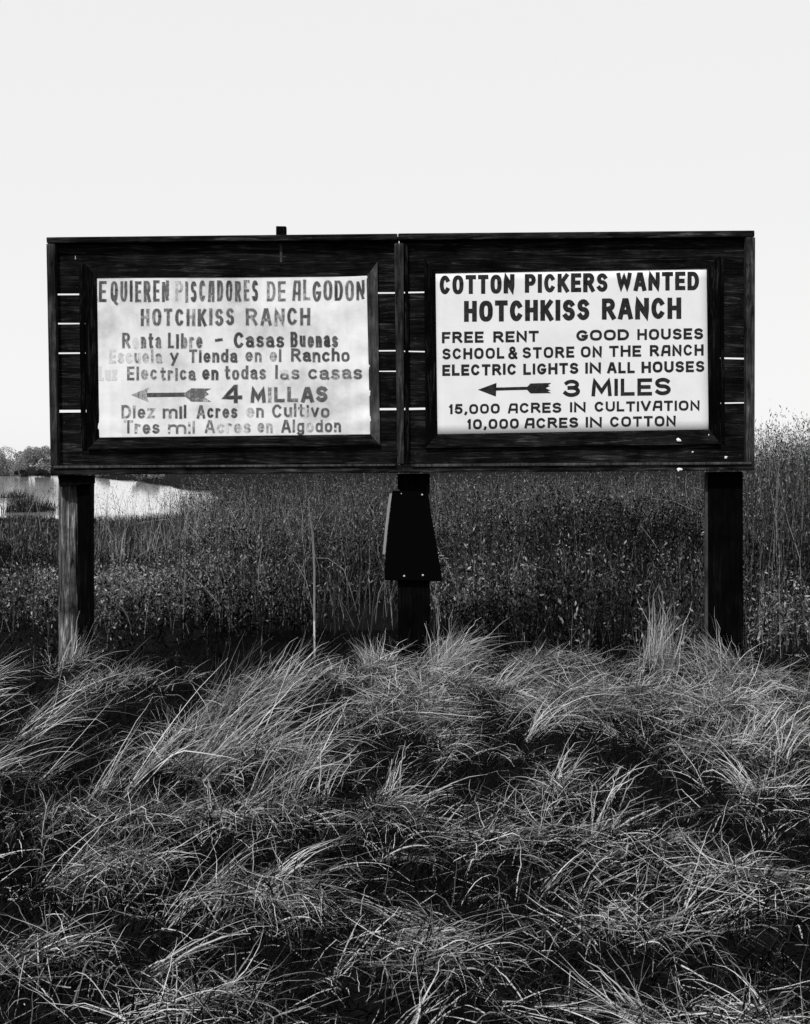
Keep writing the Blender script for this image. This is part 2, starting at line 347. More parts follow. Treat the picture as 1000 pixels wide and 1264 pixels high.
# --- leafy weeds and tall grass behind the board
def left_open(x, y): return np.clip((-.16*y-x)/(.05*y), 0, 1)      # 1 where the growth stays low in front of the pond
P = []
N = 12000
y = 8.35+7.5*rng.uniform(0, 1, N)**.9; x = rng.uniform(-.50, .50, N)*y*1.0
bare = ((y < np.where(x < -.2, 10.4, 9.6)) & (rng.uniform(0, 1, N) < np.where(x < -.2, .84, .5))) | (_hd2(x*1.3, y*.9) < -.95)  # more weeds left out at the left to darken the board's shadow
x, y = x[~bare], y[~bare]; N = len(x)
hh = (rng.uniform(.25, .6, N)+.50*np.clip((y-9.3)/3, 0, 1)*rng.uniform(.4, 1, N))*(1-.5*left_open(x, y))*(1+.32*_hd2(x*1.1, y*.9))
nl = 30; idx = np.repeat(np.arange(N), nl); M_ = len(idx)
u = rng.uniform(.10, 1, M_)**.75
lx = x[idx]+rng.normal(0, .06, M_)*(1.15-.6*u); ly = y[idx]+rng.normal(0, .06, M_)*(1.15-.6*u)
lz = ground_z(x, y)[idx]+hh[idx]*u
pt = np.clip(rng.beta(1.6, 3.0, N)+.34*_hd(x*1.1+3, y*.9), 0, .9)
P.append(leaves(np.stack([lx, ly, lz], 1), np.clip(np.exp(rng.normal(-3.6, .42, M_)), .008, .065), np.clip(pt[idx]+rng.normal(0, .2, M_), 0, 1), flat=1.6, aspect=.36))
for k_ in range(3):          # main stem and side shoots
    P.append(blades(np.stack([x, y, ground_z(x, y)+hh*.2*k_], 1), rng.uniform(0, 6.28, N), hh*(1.02-.25*k_), np.abs(rng.normal(.1+.25*k_, .15, N)), rng.uniform(-.5, .3, N), np.full(N, .0035), np.clip(pt+rng.normal(.12, .15, N), 0, 1), 4))
V, Q, T = join(P)
tag(mesh_obj('leafy_weeds', V, Q, M_WEED, attr={'tone': T}), 'dark leafy weeds growing thickly behind and under the billboard', 'weeds', kind='stuff')

P = []
N = 44000
y = 10.2+26*rng.uniform(0, 1, N)**1.3; x = rng.uniform(-.48, .56, N)*y
lo = left_open(x, y); lo = np.where(rng.uniform(0, 1, N) < lo*.9+.05*(lo > 0), np.maximum(lo, .3), 0)*(lo > 0)
keep = (shore(x, y) < -.15) & ((lo < .02) | ((rng.uniform(0, 1, N) < .55) & (y < 31)))
keep &= ~((y < 12.5) & (rng.uniform(0, 1, N) < .80))
x, y, lo = x[keep], y[keep], lo[keep]; N = len(x)
right = np.clip((x/y-.285)/.03, 0, 1)
hh = rng.uniform(.35, 1.10, N)+.35*np.clip((y-12)/10, 0, 1)+right*rng.uniform(.45, 1.1, N)
farleft = 1-.75*np.clip((-x/y-.265)/.03, 0, 1)*np.clip((y-15)/6, 0, 1)
hh = np.where(lo > .02, farleft*rng.uniform(.12, .5, N)*(1+.5*_hd2(x*.8, y*.5))*(1.0-.35*np.clip((y-14)/12, 0, 1)), hh)
P.append(blades(np.stack([x, y, ground_z(x, y)], 1), rng.uniform(0, 6.28, N), hh, np.abs(rng.normal(.0, .32, N)), rng.normal(.3, .65, N), rng.uniform(.0035, .008, N)*(1+.035*y), np.clip(rng.beta(1.2, 1.7, N)+.22*_hd2(x*.9+5, y*.7), 0, 1), 5, kink=.25))
sel = (rng.uniform(0, 1, N) < .6) & (lo < .02)
nl = 14; idx = np.repeat(np.nonzero(sel)[0], nl); M_ = len(idx); u = rng.uniform(.35, 1.02, M_)
P.append(leaves(np.stack([x[idx]+rng.normal(0, .04, M_), y[idx]+rng.normal(0, .04, M_), ground_z(x, y)[idx]+hh[idx]*u*.98], 1), rng.uniform(.015, .045, M_)*(1+.02*y[idx]), np.clip(rng.beta(2, 2.4, M_), 0, 1), flat=2.4, aspect=.22))
# the highest growth, at the right of the board
k_ = 6500; by = 10.8+7*rng.uniform(0, 1, k_); bx = by*rng.uniform(.292, .55, k_)
bh = rng.uniform(1.35, 1.95, k_)+.1*_hd2(bx*1.5, by)
P.append(blades(np.stack([bx, by, ground_z(bx, by)], 1), rng.uniform(0, 6.28, k_), bh, np.abs(rng.normal(0, .10, k_)), rng.normal(.12, .25, k_), rng.uniform(.005, .010, k_), np.clip(rng.beta(1.6, 2.4, k_), 0, 1), 5))
idx = np.repeat(np.arange(k_), 10); M_ = len(idx); u = rng.uniform(.45, 1.08, M_)
P.append(leaves(np.stack([bx[idx]+rng.normal(0, .06, M_), by[idx]+rng.normal(0, .06, M_), bh[idx]*u], 1), rng.uniform(.02, .055, M_), np.clip(rng.beta(2, 2, M_), 0, 1), flat=2.4, aspect=.25))
# grassy bank sloping down to the pond
k_ = 16000; by = 13+24*rng.uniform(0, 1, k_)**.8; bx = -by*rng.uniform(.13, .46, k_)
ok = shore(bx, by) < -.05+.25*_hd2(bx*.6, by*.4); bx, by = bx[ok], by[ok]; k_ = len(bx)
bh = (rng.uniform(.08, .30, k_)*(1.0+.7*_hd2(bx*.5, by*.35))+.02)*(1-.7*np.clip((-bx/by-.265)/.03, 0, 1)*np.clip((by-15)/6, 0, 1))
P.append(blades(np.stack([bx, by, ground_z(bx, by)], 1), rng.uniform(0, 6.28, k_), np.maximum(bh, .05), np.abs(rng.normal(0, .3, k_)), rng.normal(.3, .5, k_), rng.uniform(.008, .018, k_)*(1+.02*by), np.clip(rng.beta(1.6, 2.4, k_), 0, 1), 4))
V, Q, T = join(P)
tag(mesh_obj('tall_grass', V, Q, M_REED, attr={'tone': T}), 'tall dry grass and reeds standing behind the billboard, highest at the right', 'tall grass', kind='stuff')
# long bent straws left of the left post
b0 = W(386.5, 772, 8.9)
t_ = thing('dry_stalk', 'single tall pale bare stalk standing between the left and middle posts', 'stalk', tuple(b0*[1, 1, 0]+[0, 0, float(ground_z(b0[0], b0[1]))]))
pts = [W(389, 835, 8.9), W(388, 772, 8.9), W(388, 700, 8.9), W(386, 660, 8.9), W(383, 640, 8.9), W(381, 618, 8.92)]
def tube(pts, rad, k=6):
    V, Fs = [], []
    for i, p in enumerate(pts):
        for j in range(k): V.append((p[0]+rad[i]*cos(2*pi*j/k), p[1]+rad[i]*sin(2*pi*j/k), p[2]))
    for i in range(len(pts)-1):
        for j in range(k): Fs.append((i*k+j, i*k+(j+1) % k, (i+1)*k+(j+1) % k, (i+1)*k+j))
    Fs.append(tuple(range(k))[::-1]); Fs.append(tuple(range((len(pts)-1)*k, len(pts)*k)))
    return V, Fs
M_STALK = plant('pale_stalk', [(0, .25), (1, .75)], 0)
v, f_ = tube(pts, [.008, .008, .008, .007, .005, .003]); mesh_obj('stem', v, f_, M_STALK, t_, {'tone': np.full(len(v), .7)}, True)
kk = 10; rr = np.stack([W(388+(i % 3-1)*2, 770+i*5, 8.9) for i in range(kk)])
v = blades(rr, rng.uniform(0, 6.28, kk), rng.uniform(.05, .14, kk), rng.uniform(.3, 1, kk), rng.uniform(.3, 1.2, kk), np.full(kk, .006), rng.uniform(.3, .8, kk), 4)
mesh_obj('side_leaves', v[0], v[1], M_STALK, t_, {'tone': v[2]})

# --- far bank: willows and dark growth at the waterline
def bush(name, label, cat, group, cx, cy, z0, rx, h, nleaf, size, mat_, r, trunks=3):
    t_ = thing(name, label, cat, (cx, cy, z0), group)
    k = 9; cc = np.stack([r.normal(0, .42, k)*rx, r.normal(0, .3, k)*rx, r.uniform(.15, .86, k)*h], 1)
    cc[0] = (0, 0, .8*h); cr = r.uniform(.28, .5, k)*np.minimum(rx, h)
    w_ = r.integers(0, k, nleaf); d_ = r.normal(0, 1, (nleaf, 3)); d_ /= np.linalg.norm(d_, axis=1)[:, None]
    c = cc[w_]+d_*(cr[w_]*r.uniform(.35, 1, nleaf)**.5)[:, None]; c[:, 2] = np.abs(c[:, 2])
    tone = np.clip(r.uniform(.3, .6, k)[w_]+r.normal(0, .08, nleaf), 0, 1)
    v = leaves(c+[cx, cy, z0], r.uniform(.6, 1.4, nleaf)*size, tone, r, 1.2, .5)
    mesh_obj('foliage', v[0], v[1], mat_, t_, {'tone': v[2]})
    for i in range(trunks):
        e = cc[i+1]; p0 = np.array([cx+r.normal(0, .1)*rx*.3, cy, z0-.2]); p1 = np.array([cx, cy, z0])+e
        v, f = tube([p0, p0*.55+p1*.45+r.normal(0, .1, 3), p1], [.12*h/5, .08*h/5, .03*h/5], 6)
        mesh_obj('trunk', v, f, M_LOG, t_, None, True)
r_ = np.random.default_rng(5)
ZB = 0.1
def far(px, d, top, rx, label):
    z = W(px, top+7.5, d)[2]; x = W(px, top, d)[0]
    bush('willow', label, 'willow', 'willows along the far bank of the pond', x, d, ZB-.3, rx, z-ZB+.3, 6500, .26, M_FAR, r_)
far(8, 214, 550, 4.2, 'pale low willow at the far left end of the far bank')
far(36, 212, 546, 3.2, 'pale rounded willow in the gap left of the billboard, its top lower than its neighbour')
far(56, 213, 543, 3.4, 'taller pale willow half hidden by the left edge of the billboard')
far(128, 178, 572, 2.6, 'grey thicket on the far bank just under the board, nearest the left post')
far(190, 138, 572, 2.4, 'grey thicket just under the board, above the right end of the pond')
def low(px, d, base, top, rx, label, name='bank_shrub', cat='shrub', grp='dark low shrubs at the waterline', n_=900, size=.35):
    x = (px-500)/F*d; z0 = CAMZ-(base-HOR)/F*d; h = (base-top)/F*d
    bush(name, label, cat, grp, x, d, z0, rx, h, n_, size, M_DARKBUSH, r_, 1)
low(53, 190, 588.5, 580.5, 1.8, 'dark low shrub at the far waterline touching the left edge of the billboard')
low(27, 190, 588.5, 581, 1.0, 'small dark shrub at the far waterline further left of the billboard')
def reeds(px, base, hpx, wid, n_, label):
    d = F*(CAMZ-WATER_Z)/(base-HOR); x0 = (px-500)/F*d
    t_ = thing('reed_clump', label, 'reed clump', (x0, d, WATER_Z), 'dark reed clumps standing in the pond')
    x = x0+r_.normal(0, wid*.5, n_); y = d+r_.normal(0, wid*.4, n_); h = hpx/F*d*r_.uniform(.4, 1.05, n_)*np.exp(-((x-x0)/wid)**2*.5)
    v = blades(np.stack([x, y, np.full(n_, WATER_Z-.05)], 1), r_.uniform(0, 6.28, n_), h, np.abs(r_.normal(.15, .2, n_)), r_.normal(.3, .4, n_), r_.uniform(.02, .045, n_), r_.uniform(0, 1, n_), 4, r=r_)
    mesh_obj('blades', v[0], v[1], M_DARKBUSH, t_, {'tone': v[2]})
    k = 30; a = np.linspace(0, 2*pi, k, endpoint=False); rr = wid*(1.0+.15*np.sin(3*a+px))
    ring = [(x0+rr[i]*cos(a[i]), d+.6*rr[i]*sin(a[i]), WATER_Z-.03) for i in range(k)]
    inn = [(x0+.6*rr[i]*cos(a[i]), d+.36*rr[i]*sin(a[i]), WATER_Z+.05*hpx/20) for i in range(k)]
    mesh_obj('mud_bank', ring+inn, [(i, (i+1) % k, k+(i+1) % k, k+i) for i in range(k)]+[tuple(range(k, 2*k))], M_SOIL, t_, None, True)
reeds(30, 632, 32, .75, 420, 'tallest dark reed clump in the pond at the far left')
reeds(54, 630, 18, .55, 260, 'low dark reed clump in the pond just left of the left post')
reeds(14, 614, 14, .9, 200, 'dark reed clump farther out in the pond at the left edge')

# ------------------------------------------------------------------ the billboard
BB = thing('billboard', 'wide dark timber billboard on three posts, with two white ranch notices in Spanish and English', 'billboard', (0, 8.05, 0))
def plank(name, corners, d0, d1, m_, parent=None, bev=.004, label=None, warp=0):
    """corners: photo-pixel TL, TR, BR, BL of the front face at distance d0"""
    parent = parent or BB
    jr = np.random.default_rng(int(abs(corners[0][0]*31+corners[0][1]*17+corners[2][0]*7)))
    fr = [W(x+jr.normal(0, .25), y+jr.normal(0, .25), d0+jr.uniform(-.001, .0008)) for x, y in corners]; bk = [np.array([p[0], d1, p[2]]) for p in fr]
    bm = bmesh.new(); vs = [bm.verts.new(p-root_of(parent)) for p in fr+bk]
    for q in ((0, 3, 2, 1), (4, 5, 6, 7), (0, 1, 5, 4), (1, 2, 6, 5), (2, 3, 7, 6), (3, 0, 4, 7)): bm.faces.new([vs[i] for i in q])
    bmesh.ops.recalc_face_normals(bm, faces=bm.faces)
    if bev: bmesh.ops.bevel(bm, geom=list(bm.edges), offset=bev, segments=2, affect='EDGES', profile=.6)
    me = bpy.data.meshes.new(name); bm.to_mesh(me); bm.free(); me.materials.append(m_)
    o = bpy.data.objects.new(name, me); C.objects.link(o); o.parent = parent
    if label: o['label'] = label
    return o
def lerp(a, b, t): return a+(b-a)*t
def topY(x): return lerp(292, 284, (x-57)/875)
def botY(x): return lerp(586.5, 581, (x-62)/870)
# trim round the edge
plank('trim_board', [(57, topY(57)), (491, topY(491)), (491, topY(491)+8), (57, topY(57)+8)], 8.0, 8.062, M_TRIM_H, bev=.008)
plank('trim_board', [(491.6, topY(491)), (932, topY(932)), (932, topY(932)+8), (491.6, topY(491)+8)], 8.003, 8.062, M_TRIM_H, bev=.008)
plank('trim_board', [(57, 300.5), (67.5, 300.5), (71.5, 575.5), (62, 575.5)], 8.0, 8.062, M_TRIM_V, bev=.006)
plank('trim_board', [(921.5, 292.5), (932, 292.5), (932, 570.8), (921.5, 570.8)], 8.0, 8.062, M_TRIM_V, bev=.006)
plank('bottom_rail', [(62, 576), (496, 573.6), (496, 583.8), (62, 586.5)], 7.985, 8.062, M_TRIM_H, bev=.010)
plank('bottom_rail', [(496.6, 573.6), (932, 571.2), (932, 581), (496.6, 583.8)], 7.988, 8.062, M_TRIM_H, bev=.010)
plank('ledge', [(66, 574.8), (487.5, 572.6), (487.5, 575.6), (66, 578)], 7.970, 7.9835, M_GREY, bev=.004)  # sunlit top edge of the rail, put in as a paler strip
plank('ledge', [(508, 572.4), (928, 570.2), (928, 573.4), (508, 575.6)], 7.972, 7.9855, M_GREY, bev=.004)  # same paler strip for the sunlit edge on the right half
plank('inner_stile', [(97, 326), (103.2, 326), (106.6, 553), (100, 553)], 8.046, 8.0625, M_V, bev=.003)
plank('inner_stile', [(888.6, 317), (893.5, 317), (895, 546), (890.8, 546)], 8.046, 8.0625, M_V, bev=.003)
plank('centre_batten', [(487, 300), (498.5, 300), (499.5, 573), (490.5, 573)], 8.006, 8.06, M_TRIM_V, bev=.010)
plank('trim_board', [(499.6, 300), (504, 300), (505, 572.5), (500.4, 572.5)], 8.03, 8.06, M_V, bev=.003)
# horizontal backing boards; daylight shows through the gaps
def boards(xl, xr, seams, ytl, ytr, ybl, ybr):
    tl, tr = ytl, ytr
    for k, (yl, gl, yr, gr) in enumerate(seams+[(ybl, 0, ybr, 0)]):
        plank('backing_board', [(xl, tl), (xr, tr), (xr, yr-gr/2), (xl, yl-gl/2)], 8.064+.0012*(k % 2), 8.088, M_H, bev=.0012)
        tl, tr = yl+gl/2, yr+gr/2
GAP = 2.45
boards(64, 492.5, [(322, -.25, 321, -.25), (363, GAP, 361, GAP), (399, GAP-.4, 397, -3), (436, GAP, 433, GAP), (459, -2.6, 458.2, 2.3), (507.5, GAP+.4, 505, GAP), (545, -.25, 543, -.25)], 296, 292, 583, 581)
boards(493, 930, [(320, -.25, 318, -.25), (361, GAP, 352, -.25), (433, GAP, 443, GAP-.2), (458.2, 1.0, 468, -4), (505, GAP, 497, GAP), (543, -.25, 540, -.25)], 292, 288, 581, 578)
plank('joint_cover', [(345.6, 300), (348.6, 300), (348.6, 326), (345.6, 326)], 8.056, 8.0635, M_GREY, bev=.001)
# upright back braces behind the boards (narrow, one reaches above the top)
plank('back_brace', [(341, 279), (353, 279), (353, 575), (341, 575)], 8.092, 8.15, M_V, label='back brace whose top sticks up above the board')
plank('back_brace', [(640, 300), (652, 300), (652, 575), (640, 575)], 8.092, 8.15, M_V)
# sign faces with sloping mouldings
def panel(q, o, m_face, m_side, label, disp, nx=70, nz=40):
    """q: face TL,TR,BR,BL px; o: outer moulding corners px"""
    dF = 8.052
    sp_ext = 3
    TL, TR, BR, BL = [np.array(p, float) for p in q]
    us = np.linspace(-.012, 1.012, nx); vs = np.linspace(-.02, 1.02, nz); V = []
    for v in vs:
        for u in us:
            p = (TL*(1-u)+TR*u)*(1-v)+(BL*(1-u)+BR*u)*v
            w3 = W(p[0], p[1], dF); w3[1] -= disp(u, v); V.append(w3)
    Fs = [(j*nx+i, (j+1)*nx+i, (j+1)*nx+i+1, j*nx+i+1) for j in range(nz-1) for i in range(nx-1)]
    face = mesh_obj('sign_panel', V, Fs, m_face, BB, None, True); face['label'] = label
    md = face.modifiers.new('thick', 'SOLIDIFY'); md.thickness = .003; md.offset = -1
    q4 = [TL, TR, BR, BL]; o4 = [np.array(p, float) for p in o]
    for k in range(4):
        a, b2 = k, (k+1) % 4
        d_out, d_in = 8.034, 8.047
        V = [W(*o4[a], d_out), W(*o4[b2], d_out), W(*q4[b2], d_in), W(*q4[a], d_in)]
        # small flat lip on the outer side and a back
        lip = [W(*(o4[a]+(o4[a]-q4[a])*.12), d_out+.002), W(*(o4[b2]+(o4[b2]-q4[b2])*.12), d_out+.002)]
        bk = [np.array([p[0], 8.0635, p[2]]) for p in lip]
        V2 = V+lip+bk+[np.array([V[3][0], 8.0505, V[3][2]]), np.array([V[2][0], 8.0505, V[2][2]])]
        Fs = [(0, 1, 2, 3), (4, 5, 1, 0), (6, 7, 5, 4), (3, 2, 9, 8)]
        mesh_obj('moulding', V2, Fs, m_side[k], BB)
    return face, (TL, TR, BR, BL), dF
def disp_cloth(u, v):
    d = .0012*sin(9*u+3*v)+.0015*sin(23*u-6*v+1)*v
    e = max(0, (u-.72)/.28)
    d += .0075*e*e*(sin(16*v*2.2+7*u)+.6*sin(41*v+20*u+1.3))*.6
    d += .004*math.exp(-((v-.93-.02*sin(7*u))/.03)**2)*(1-u) - .003*math.exp(-((v-.85+.02*u)/.03)**2)*max(0, 1-2*u)
    d += .004*sin(26*(u*.8+v*1.1))*max(0, u-.75)*4*max(0, v-.6)*2.5*.5
    return d+.001
def disp_sheet(u, v): return .0006*sin(5*u+4*v)
L_face, L_q, L_d = panel([(119.5, 343), (452.5, 341), (457, 536), (122.5, 540)], [(105.5, 326), (464.5, 325), (468, 548), (109, 553.5)], M_CLOTH, [M_H, M_GREY, M_H, M_V], 'wrinkled white cloth notice in Spanish with worn grey lettering', disp_cloth)  # right moulding catches the sun: that light is put into its paler wood
R_face, R_q, R_d = panel([(537.5, 337), (872.5, 331.5), (875, 530), (540, 536)], [(525, 321), (886.5, 317), (888.5, 546), (527, 551)], M_SHEET, [M_H, M_V, M_H, M_V], 'smooth white painted notice in English with crisp black lettering', disp_sheet, 24, 14)

# ------------------------------------------------------------------ lettering: brush strokes of a sign painter's block alphabet
def arc(cx, cy, rx, ry, a0, a1, n=12):
    return [(cx+rx*cos(radians(a0+(a1-a0)*i/n)), cy+ry*sin(radians(a0+(a1-a0)*i/n))) for i in range(n+1)]
def ov(cx, cy, rx, ry):
    p = []
    for i in range(28):
        a = 2*pi*i/28; c, s = cos(a), sin(a); e = .78
        p.append((cx+rx*abs(c)**e*(1 if c >= 0 else -1), cy+ry*abs(s)**e*(1 if s >= 0 else -1)))
    return p+[p[0], p[1]]
def C_(w=.72, y0=0, y1=1, op=42):
    cy, ry = (y0+y1)/2, (y1-y0)/2
    return arc(w*.5, cy, w*.5, ry, op, 360-op, 22)
G = {}
def gl(ch, w, *st): G[ch] = (w, st)
gl('A', .78, [(0, 0), (.31, 1), (.47, 1), (.78, 0)], [(.13, .30), (.65, .30)])
gl('@', .74, [(0, 0), (.16, .9), (.22, 1), (.70, 1), (.74, .9), (.74, 0)], [(.06, .34), (.74, .34)])     # flat topped A
gl('B', .68, [(0, 0), (0, 1), (.38, 1)]+arc(.40, .77, .22, .23, 90, -90, 8)+[(0, .54)], [(.38, .54)]+arc(.42, .27, .26, .27, 90, -90, 9)+[(0, 0)])
gl('C', .70, C_(.70))
gl('D', .70, [(0, 0), (0, 1), (.30, 1)]+arc(.32, .5, .38, .5, 80, -80, 14)+[(.30, 0), (0, 0), (0, .1)])
gl('E', .58, [(.58, 1), (0, 1), (0, 0), (.58, 0)], [(0, .5), (.50, .5)])
gl('F', .56, [(.56, 1), (0, 1), (0, 0)], [(0, .5), (.48, .5)])
gl('G', .74, arc(.37, .5, .37, .5, 45, 335, 20)+[(.72, .42), (.42, .42)])
gl('H', .70, [(0, 0), (0, 1)], [(.70, 0), (.70, 1)], [(0, .52), (.70, .52)])
gl('I', .0001, [(0, 0), (0, 1)])
gl('K', .70, [(0, 0), (0, 1)], [(.66, 1), (.03, .38)], [(.22, .60), (.70, 0)])
gl('L', .54, [(0, 1), (0, 0), (.54, 0)])
gl('M', .86, [(0, 0), (.06, 1), (.43, .22), (.80, 1), (.86, 0)])
gl('N', .70, [(0, 0), (0, 1), (.70, 0), (.70, 1)])
gl('O', .76, ov(.38, .5, .38, .5))
gl('P', .64, [(0, 0), (0, 1), (.36, 1)]+arc(.38, .74, .26, .26, 90, -90, 9)+[(0, .48)])
gl('Q', .76, ov(.38, .5, .38, .5), [(.36, .22), (.60, -.12), (.80, -.18)])
gl('R', .70, [(0, 0), (0, 1), (.38, 1)]+arc(.40, .75, .25, .25, 90, -90, 9)+[(0, .50)], [(.34, .50), (.70, 0)])
gl('S', .64, arc(.32, .755, .30, .245, 30, 250, 14)+arc(.32, .26, .32, .26, 75, -150, 14))
gl('T', .66, [(0, 1), (.66, 1)], [(.33, 1), (.33, 0)])
gl('U', .70, [(0, 1)]+arc(.35, .34, .35, .34, 180, 360, 14)+[(.70, 1)])
gl('V', .76, [(0, 1), (.34, .02), (.42, .02), (.76, 1)])
gl('W', 1.05, [(0, 1), (.24, .03), (.525, .9), (.81, .03), (1.05, 1)])
gl('Z', .62, [(0, 1), (.62, 1), (0, 0), (.62, 0)])
gl('&', .70, [(.70, .02), (.17, .70)]+arc(.33, .80, .19, .20, 200, -40, 10)+[(.08, .40)]+arc(.30, .24, .28, .24, 150, 330, 10)+[(.66, .44)])
gl('0', .74, ov(.37, .5, .37, .5))
gl('1', .16, [(0, .82), (.10, 1), (.12, 1), (.12, 0)])
gl('3', .62, arc(.30, .76, .28, .24, 150, -85, 12)+[(.2, .53)], [(.2, .53)]+arc(.30, .27, .32, .27, 80, -155, 12))
gl('4', .70, [(.70, .26), (0, .26), (.46, 1), (.50, 1), (.50, 0)])
gl('5', .62, [(.58, 1), (.10, 1), (.04, .55)]+arc(.30, .31, .31, .31, 120, -150, 14))
gl(',', .08, [(.06, .04), (.0, -.12)])
gl('-', .36, [(0, .42), (.36, .50)])
X = .68
def bowl(w=.54): return ov(w/2, X/2, w/2, X/2)
gl('a', .56, [(.04, .58)]+arc(.28, .44, .24, .24, 120, 0, 8)+[(.52, .04), (.58, 0)], ov(.27, .19, .25, .19))
gl('b', .56, [(0, 1), (0, 0)], bowl(.56))
gl('c', .52, arc(.28, X/2, .28, X/2, 48, 312, 16))
gl('d', .56, [(.56, 1), (.56, 0)], bowl(.56))
gl('e', .56, [(.02, .34), (.54, .34)]+arc(.28, X/2, .27, X/2, 0, 310, 20))
gl('g', .56, bowl(.56), [(.56, X), (.56, -.10)]+arc(.28, -.10, .28, .20, 0, -150, 10))
gl('h', .52, [(0, 0), (0, 1)], [(0, .40)]+arc(.26, .42, .26, .26, 170, 0, 9)+[(.52, 0)])
gl('i', .0001, [(0, 0), (0, X)], [(0, .86), (0, .92)])
gl('l', .0001, [(0, 0), (0, 1)])
gl('m', .84, [(0, 0), (0, X)], [(0, .40)]+arc(.21, .45, .21, .23, 170, 0, 8)+[(.42, 0)], [(.42, .40)]+arc(.63, .45, .21, .23, 170, 0, 8)+[(.84, 0)])
gl('n', .50, [(0, 0), (0, X)], [(0, .40)]+arc(.25, .43, .25, .25, 170, 0, 9)+[(.50, 0)])
gl('o', .56, bowl(.56))
gl('r', .34, [(0, 0), (0, X)], [(0, .38)]+arc(.22, .40, .22, .27, 170, 60, 8))
gl('s', .48, arc(.24, .51, .22, .17, 30, 250, 10)+arc(.24, .17, .24, .17, 75, -150, 10))
gl('t', .36, [(.14, .95), (.14, .12), (.22, 0), (.36, .02)], [(0, X), (.36, X)])
gl('u', .50, [(0, X)]+arc(.25, .25, .25, .25, 180, 340, 9)+[(.50, .2)], [(.50, X), (.50, 0)])
gl('v', .52, [(0, X), (.24, .02), (.28, .02), (.52, X)])
gl('y', .52, [(0, X), (.26, .05)], [(.52, X), (.12, -.30)])
gl('z', .48, [(0, X), (.48, X), (0, 0), (.48, 0)])

def ribbon(pts, t, cap=True):
    P = [np.array(p, float) for p in pts]; Q = [P[0]]
    for p in P[1:]:
        if np.linalg.norm(p-Q[-1]) > 1e-4: Q.append(p)
    P = Q
    if len(P) < 2: return []
    closed = np.linalg.norm(P[0]-P[-2]) < 1e-3 and len(P) > 4
    if cap and not closed:
        d = P[0]-P[1]; P[0] = P[0]+d/np.linalg.norm(d)*t*.5
        d = P[-1]-P[-2]; P[-1] = P[-1]+d/np.linalg.norm(d)*t*.5
    # subdivide long runs so the paint follows the cloth
    R = [P[0]]
    for a, b2 in zip(P[:-1], P[1:]):
        k = max(1, int(np.linalg.norm(b2-a)/6)); R += [a+(b2-a)*(i+1)/k for i in range(k)]
    P = R; out = []
    for i, p in enumerate(P):
        a = P[i]-P[i-1] if i > 0 else P[1]-P[0]; b2 = P[i+1]-P[i] if i < len(P)-1 else P[-1]-P[-2]
        a = a/np.linalg.norm(a); b2 = b2/np.linalg.norm(b2)
        na = np.array([-a[1], a[0]]); nb = np.array([-b2[1], b2[0]]); m_ = na+nb; L = np.linalg.norm(m_)
        if L < .3: m_ = na; k = 1
        else: m_ = m_/L; k = min(1/max(.35, float(m_@na)), 1.9)
        out.append((p-m_*t*.5*k, p+m_*t*.5*k))
    return out
def invbil(q, p):
    TL, TR, BR, BL = q; v = .5; u = .5
    for _ in range(6):
        l = TL+(BL-TL)*v; r = TR+(BR-TR)*v; u = (p[0]-l[0])/(r[0]-l[0])
        t_ = TL+(TR-TL)*u; b2 = BL+(BR-BL)*u; v = (p[1]-t_[1])/(b2[1]-t_[1])
    return u, v
class Ink:
    bleed = False
    def __init__(s, q, d, disp): s.q, s.d, s.disp, s.V, s.F, s.A, s.k, s.ghost = q, d, disp, [], [], [], 0, False
    def pt(s, p):
        u, v = invbil(s.q, p); w3 = W(p[0], p[1], s.d); w3[1] -= s.disp(u, v)+(.0006 if s.ghost else .0012)+.00006*(s.k % 9); return w3
    def stroke(s, pts, t, wear, cap=True, halo=False):
        rb = ribbon(pts, t, cap); o = len(s.V)
        for a, b2 in rb: s.V += [s.pt(a), s.pt(b2)]; s.A += [wear, wear]
        s.F += [(o+2*i, o+2*i+1, o+2*i+3, o+2*i+2) for i in range(len(rb)-1)]; s.k += 1
    def poly(s, pts, wear=0):
        o = len(s.V); s.V += [s.pt(p) for p in pts]; s.A += [wear]*len(pts); s.F.append(tuple(range(o, o+len(pts)))); s.k += 1
    def word(s, txt, x0, x1, yb, cap, slope, t, wear=0, gap=.26, jit=0, r=np.random.default_rng(2)):
        ws = [G[c][0] for c in txt]; n_ = len(txt); tt = t/cap
        # nominal width: each glyph w*(cap) + t, plus gaps
        nat = sum(ws)*cap; fixed = n_*t
        gapw = gap*cap
        avail = x1-x0-fixed-(n_-1)*gapw*.5
        k = avail/max(nat, 1e-6)
        if n_ == 1 and ws[0] < .01: k = 1
        gw = gapw*.5
        x = x0
        for ch, w_ in zip(txt, ws):
            jy = r.normal(0, jit); js = 1+r.normal(0, jit*.02)
            for st in G[ch][1]:
                pts = []
                for gx, gy in st:
                    X_ = x+t/2+gx*cap*k; Y_ = yb-slope*(X_-x0)-t/2-gy*(cap*js-t)+jy
                    pts.append((X_, Y_))
                if s.bleed:      # weathered paint has bled into the cloth round the stroke
                    s.ghost = True; s.stroke(pts, t*1.35, wear+.24); s.ghost = False
                s.stroke(pts, t*(1+r.normal(0, .03)), wear+r.normal(0, .06)*(jit > 0))
            x += w_*cap*k+t+gw
    def build(s, name, m_, parent): return mesh_obj(name, s.V, s.F, m_, parent, {'wear': s.A})
SL = .0165
def rline(words, t, gap=.26, A_='A'):
    for txt, x0, x1, yt, yb in words:
        ink = Ink(R_q, R_d, disp_sheet); ink.word(txt.replace('A', A_), x0, x1, yb, yb-yt, SL*.9, t, 0, gap, .12)
        ink.build('lettering', M_PAINT, R_face)
